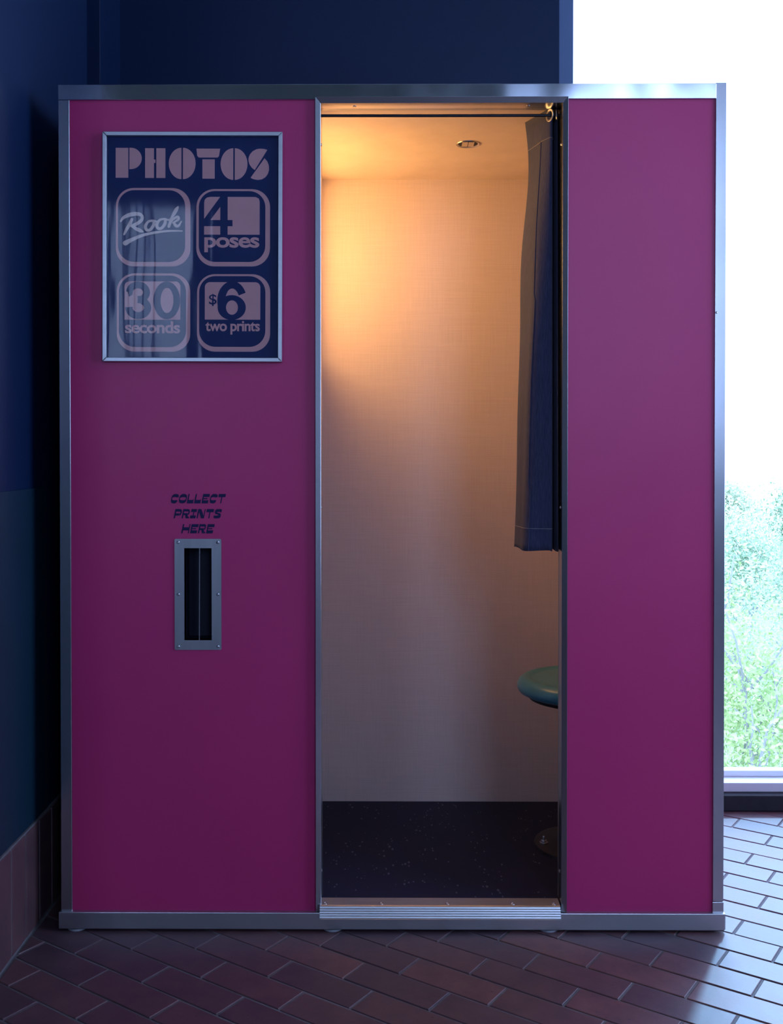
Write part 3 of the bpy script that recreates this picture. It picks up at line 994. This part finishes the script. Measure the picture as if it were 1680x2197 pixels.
brush(m, [(680, 816, 18), (700, 842, 26), (722, 842, 20), (746, 806, 10)], RY - 0.0003)
brush(m, [(276, 988, 42), (340, 955, 30), (430, 920, 24), (540, 897, 20), (650, 886, 16), (752, 886, 10)], RY)
sm = m.build('script_lettering', 'poster_silver', poster)
tag(sm, 'silver brush script lettering with underline')

# ================================================================== CURTAIN
cur = thing('curtain', 'dark grey blue curtain drawn to the right side of the booth doorway', 'curtain', (0.37, 0.06, 0.902))
CO = Vector(cur.location)
top = [(0.338, 0.148), (0.352, 0.105), (0.366, 0.068), (0.380, 0.040), (0.387, 0.052), (0.389, 0.085), (0.392, 0.060), (0.397, 0.036), (0.3985, 0.060), (0.402, 0.10), (0.420, 0.075), (0.438, 0.10), (0.455, 0.075), (0.47, 0.12)]
bot = [(0.307, 0.128), (0.314, 0.078), (0.324, 0.034), (0.372, 0.026), (0.385, 0.030), (0.390, 0.070), (0.393, 0.055), (0.398, 0.020), (0.4005, 0.055), (0.404, 0.09), (0.420, 0.07), (0.436, 0.10), (0.452, 0.07), (0.466, 0.12)]
ZTOP, ZBOT = 1.963, 0.902
NZ = 60


def curtain_row(t):
    """t 0 at the top, 1 at the hem; returns dense plan points."""
    w = t ** 0.9
    P = []
    for k, (a, b) in enumerate(zip(top, bot)):
        x, y = a[0] + (b[0] - a[0]) * w, a[1] + (b[1] - a[1]) * w
        if k < 4:                                     # the free fold bellies in and out on its way down
            x += (0.012 * math.sin(t * 9.2 - 0.3) * math.exp(-3 * t) + 0.005 * math.sin(t * 15 + k * 0.5) * (1 - t)) * (1 - k / 4)
            y += 0.008 * math.sin(t * 7 + k) * (1 - k / 5)
        P.append((x, y))
    return smooth_pts(P, 7)


rows = [curtain_row(i / NZ) for i in range(NZ + 1)]
m = MB()
nc = len(rows[0])
for i, r in enumerate(rows):
    z = ZTOP + (ZBOT - ZTOP) * i / NZ
    for k, (x, y) in enumerate(r):
        dzb = 0.0015 * math.sin(k * 0.37) * (i / NZ)
        m.v.append((x - CO.x, y - CO.y, z + dzb - CO.z))
m.f = [(i * nc + k, i * nc + k + 1, (i + 1) * nc + k + 1, (i + 1) * nc + k) for i in range(NZ) for k in range(nc - 1)]
cl = m.build('cloth', 'curtain_twill', cur, smooth=True, fix=False)
for p in cl.data.polygons:
    p.use_smooth = True
md = cl.modifiers.new('thickness', 'SOLIDIFY')
md.thickness, md.offset = 0.0014, 0


def on_cloth(i, k, off=0.0012):
    x, y = rows[i][k]
    z = ZTOP + (ZBOT - ZTOP) * i / NZ
    a, b = rows[i][max(k - 1, 0)], rows[i][min(k + 1, nc - 1)]
    t = Vector((b[0] - a[0], b[1] - a[1], 0)).normalized()
    n = Vector((t.y, -t.x, 0))
    return Vector((x, y, z)) + n * off - CO


MB().tube([on_cloth(4, k) for k in range(0, 30)], 0.0007, 5).build('hem_stitch', 'stitch', cur)
MB().tube([on_cloth(57, k) for k in range(0, 30)], 0.0006, 5).build('hem_stitch', 'stitch', cur)
MB().tube([on_cloth(i, 13 + (i // 26)) for i in range(4, NZ + 1)], 0.0011, 5).build('seam', 'curtain_twill', cur, smooth=True)
for k, (gx_, gy_, tilt) in enumerate(((0.3795, RODY, 0.5), (0.397, RODY, -0.3), (0.428, RODY, 0.4))):
    MB().torus(Vector((gx_, gy_, RODZ)) - CO, (1, tilt, 0), 0.0125, 0.0034).build('grommet', 'screw_metal', cur, smooth=True)

# ================================================================== STOOL
SC = Vector((0.522, 0.365, IZ0))
stool = thing('stool', 'round teal vinyl stool bolted to the booth floor beside the right wall', 'stool', SC)
seat_z = 0.462
r = 0.178
MB().lathe([(0.02, -0.0030), (0.125, -0.0035), (0.137, -0.0055), (0.141, -0.0035), (0.150, 0.0), (0.163, -0.0035), (0.1725, -0.011), (r, -0.022), (r, -0.030), (0.1725, -0.040), (0.160, -0.046), (0.02, -0.046)], (0, 0, seat_z), 64).build('seat_cushion', 'teal_vinyl', stool, smooth=True)
MB().lathe([(0.152, -0.046), (0.152, -0.050), (0.146, -0.058), (0.120, -0.066), (0.05, -0.069)], (0, 0, seat_z), 48).build('seat_pan', 'black_rubber', stool, smooth=True)
MB().lathe([(0.021, 0.398), (0.021, 0.30), (0.034, 0.298), (0.034, 0.016)], (0, 0, 0), 28).build('post', 'steel_upright', stool, smooth=True)
MB().tube([(0.0215 * math.cos(a * 0.6), 0.0215 * math.sin(a * 0.6), 0.30 + a * 0.0009) for a in range(100)], 0.0016, 5).build('screw_thread', 'screw_metal', stool, smooth=True)
bp_ = MB().lathe([(0.034, 0.020), (0.05, 0.016), (0.115, 0.011), (0.130, 0.007), (0.132, 0.0)], (0, 0, 0), 48).build('base_plate', 'dark_metal', stool, smooth=True)
for k in range(4):
    a = math.radians(187 + 90 * k)
    bx_, by_ = 0.108 * math.cos(a), 0.108 * math.sin(a)
    MB().lathe([(0.0035, 0.030), (0.0042, 0.028), (0.0042, 0.020), (0.0075, 0.0195), (0.008, 0.018), (0.008, 0.0145), (0.0115, 0.014), (0.0115, 0.0105)], (bx_, by_, 0), 12).build('bolt', 'screw_metal', bp_, smooth=True)

# ================================================================== OUTSIDE: a slope below with trees
m = MB()
NX, NY = 26, 34
for j in range(NY + 1):
    for i in range(NX + 1):
        x, y = -40 + i * 4.0, 1.6 + j * 3.2
        m.v.append((x, y, -6.2 - 0.03 * y + 0.6 * noise.noise(Vector((x * 0.06, y * 0.06, 0)))))
m.f = [(j * (NX + 1) + i, j * (NX + 1) + i + 1, (j + 1) * (NX + 1) + i + 1, (j + 1) * (NX + 1) + i) for j in range(NY) for i in range(NX)]
tag(m.build('ground', 'meadow', smooth=True), 'pale grassy slope below the window', kind='structure')
road_m = MB()
road_m.v = []
for i in range(27):
    x = -40 + i * 4
    for q in (0, 4.2):
        y = 27 + q + 2 * math.sin(x * 0.05)
        road_m.v.append((x, y, -6.2 - 0.03 * y + 0.6 * noise.noise(Vector((x * 0.06, y * 0.06, 0))) + 0.12))
road_m.f = [(2 * i, 2 * i + 2, 2 * i + 3, 2 * i + 1) for i in range(26)]
tag(road_m.build('road', 'road'), 'pale road beyond the nearest trees', 'road')


def tree(loc, h, cr, seed, leafmat, label, nleaf=5200, lsize=0.10, gaps=0.34):
    rg = random.Random(seed)
    t = thing('tree', label, 'tree', loc)
    tag(t, group='trees outside the window')
    m = MB()
    tips = []

    def branch(p, d, length, rad, lev):
        pts, rs = [p], [rad]
        q = p.copy()
        for k in range(4):
            d = (d + Vector((rg.uniform(-.28, .28), rg.uniform(-.28, .28), rg.uniform(-.05, .16)))).normalized()
            q = q + d * (length / 4)
            pts.append(q.copy())
            rs.append(rad * (1 - 0.13 * (k + 1)))
            if lev >= 1:
                tips.append((q.copy(), lev))
        m.tube(pts, rs, 6 if lev else 8)
        if lev < 3:
            for k in range(4 if lev == 0 else 3):
                a = rg.uniform(0, 2 * PI)
                nd = (d * 0.75 + Vector((math.cos(a), math.sin(a), rg.uniform(-0.05, 0.45))) * 0.8).normalized()
                branch(pts[rg.choice((2, 3, 4))], nd, length * rg.uniform(0.6, 0.8), rad * 0.55, lev + 1)

    branch(Vector((0, 0, -0.2)), Vector((rg.uniform(-.1, .1), 0, 1)), h * 0.46, h * 0.014, 0)
    m.build('trunk', 'bark', t, smooth=True)
    lf = MB()
    tips = [q for q in tips if q[0].z > h * 0.3]
    for _ in range(nleaf):
        q, lev = rg.choice(tips)
        c = q + Vector((rg.gauss(0, 1), rg.gauss(0, 1), rg.gauss(0, .8))) * cr * 0.17
        u = Vector((rg.uniform(-1, 1), rg.uniform(-1, 1), rg.uniform(-1, 1))).normalized()
        w = u.orthogonal().normalized()
        s_ = lsize * rg.uniform(0.6, 1.3)
        nrm = u.cross(w)
        lf.add([c - u * s_ * 0.6, c + w * s_ * 0.3 + nrm * s_ * 0.08, c + u * s_ * 0.6, c - w * s_ * 0.3 + nrm * s_ * 0.08], [(0, 1, 2, 3)])
    tag(lf.build('foliage', leafmat, t, fix=False), kind='stuff')
    return t


tree((4.2, 9.5, -6.6), 6.9, 2.3, 11, 'leaf_a', 'nearest green tree with forked branches outside the window', 22000, 0.056)
tree((7.6, 14.0, -6.8), 6.2, 2.6, 23, 'leaf_b', 'bluish green tree right behind the nearest tree', 15000, 0.068)
tree((2.6, 15.5, -6.8), 6.0, 2.6, 31, 'leaf_c', 'pale green tree left behind the nearest tree', 15000, 0.068)
tree((11.5, 24.0, -7.0), 6.0, 3.0, 5, 'leaf_b', 'bluish tree standing in front of the pale road on the right', 9000, 0.11)
tree((6.0, 21.5, -7.0), 5.4, 2.8, 8, 'leaf_a', 'yellow green tree standing in front of the pale road', 9000, 0.11)
tree((21.0, 40.0, -7.3), 6.2, 3.4, 14, 'leaf_c', 'far pale tree across the road on the right', 7000, 0.14)
tree((12.5, 34.0, -7.3), 5.8, 3.4, 17, 'leaf_b', 'far bluish tree across the road in the middle', 7000, 0.14)
tree((8.0, 44.0, -7.5), 6.4, 3.6, 19, 'leaf_c', 'farthest pale tree across the road on the left', 7000, 0.15)
tree((19.0, 62.0, -8.0), 6.6, 4.0, 41, 'leaf_c', 'hazy tree on the horizon seen just right of the booth edge', 5000, 0.24)
tree((27.0, 66.0, -8.1), 6.8, 4.0, 43, 'leaf_b', 'hazy bluish tree on the horizon at the right end', 5000, 0.24)
tree((30.0, 90.0, -8.6), 7.6, 5.0, 47, 'leaf_c', 'most distant pale tree on the horizon', 5000, 0.32)
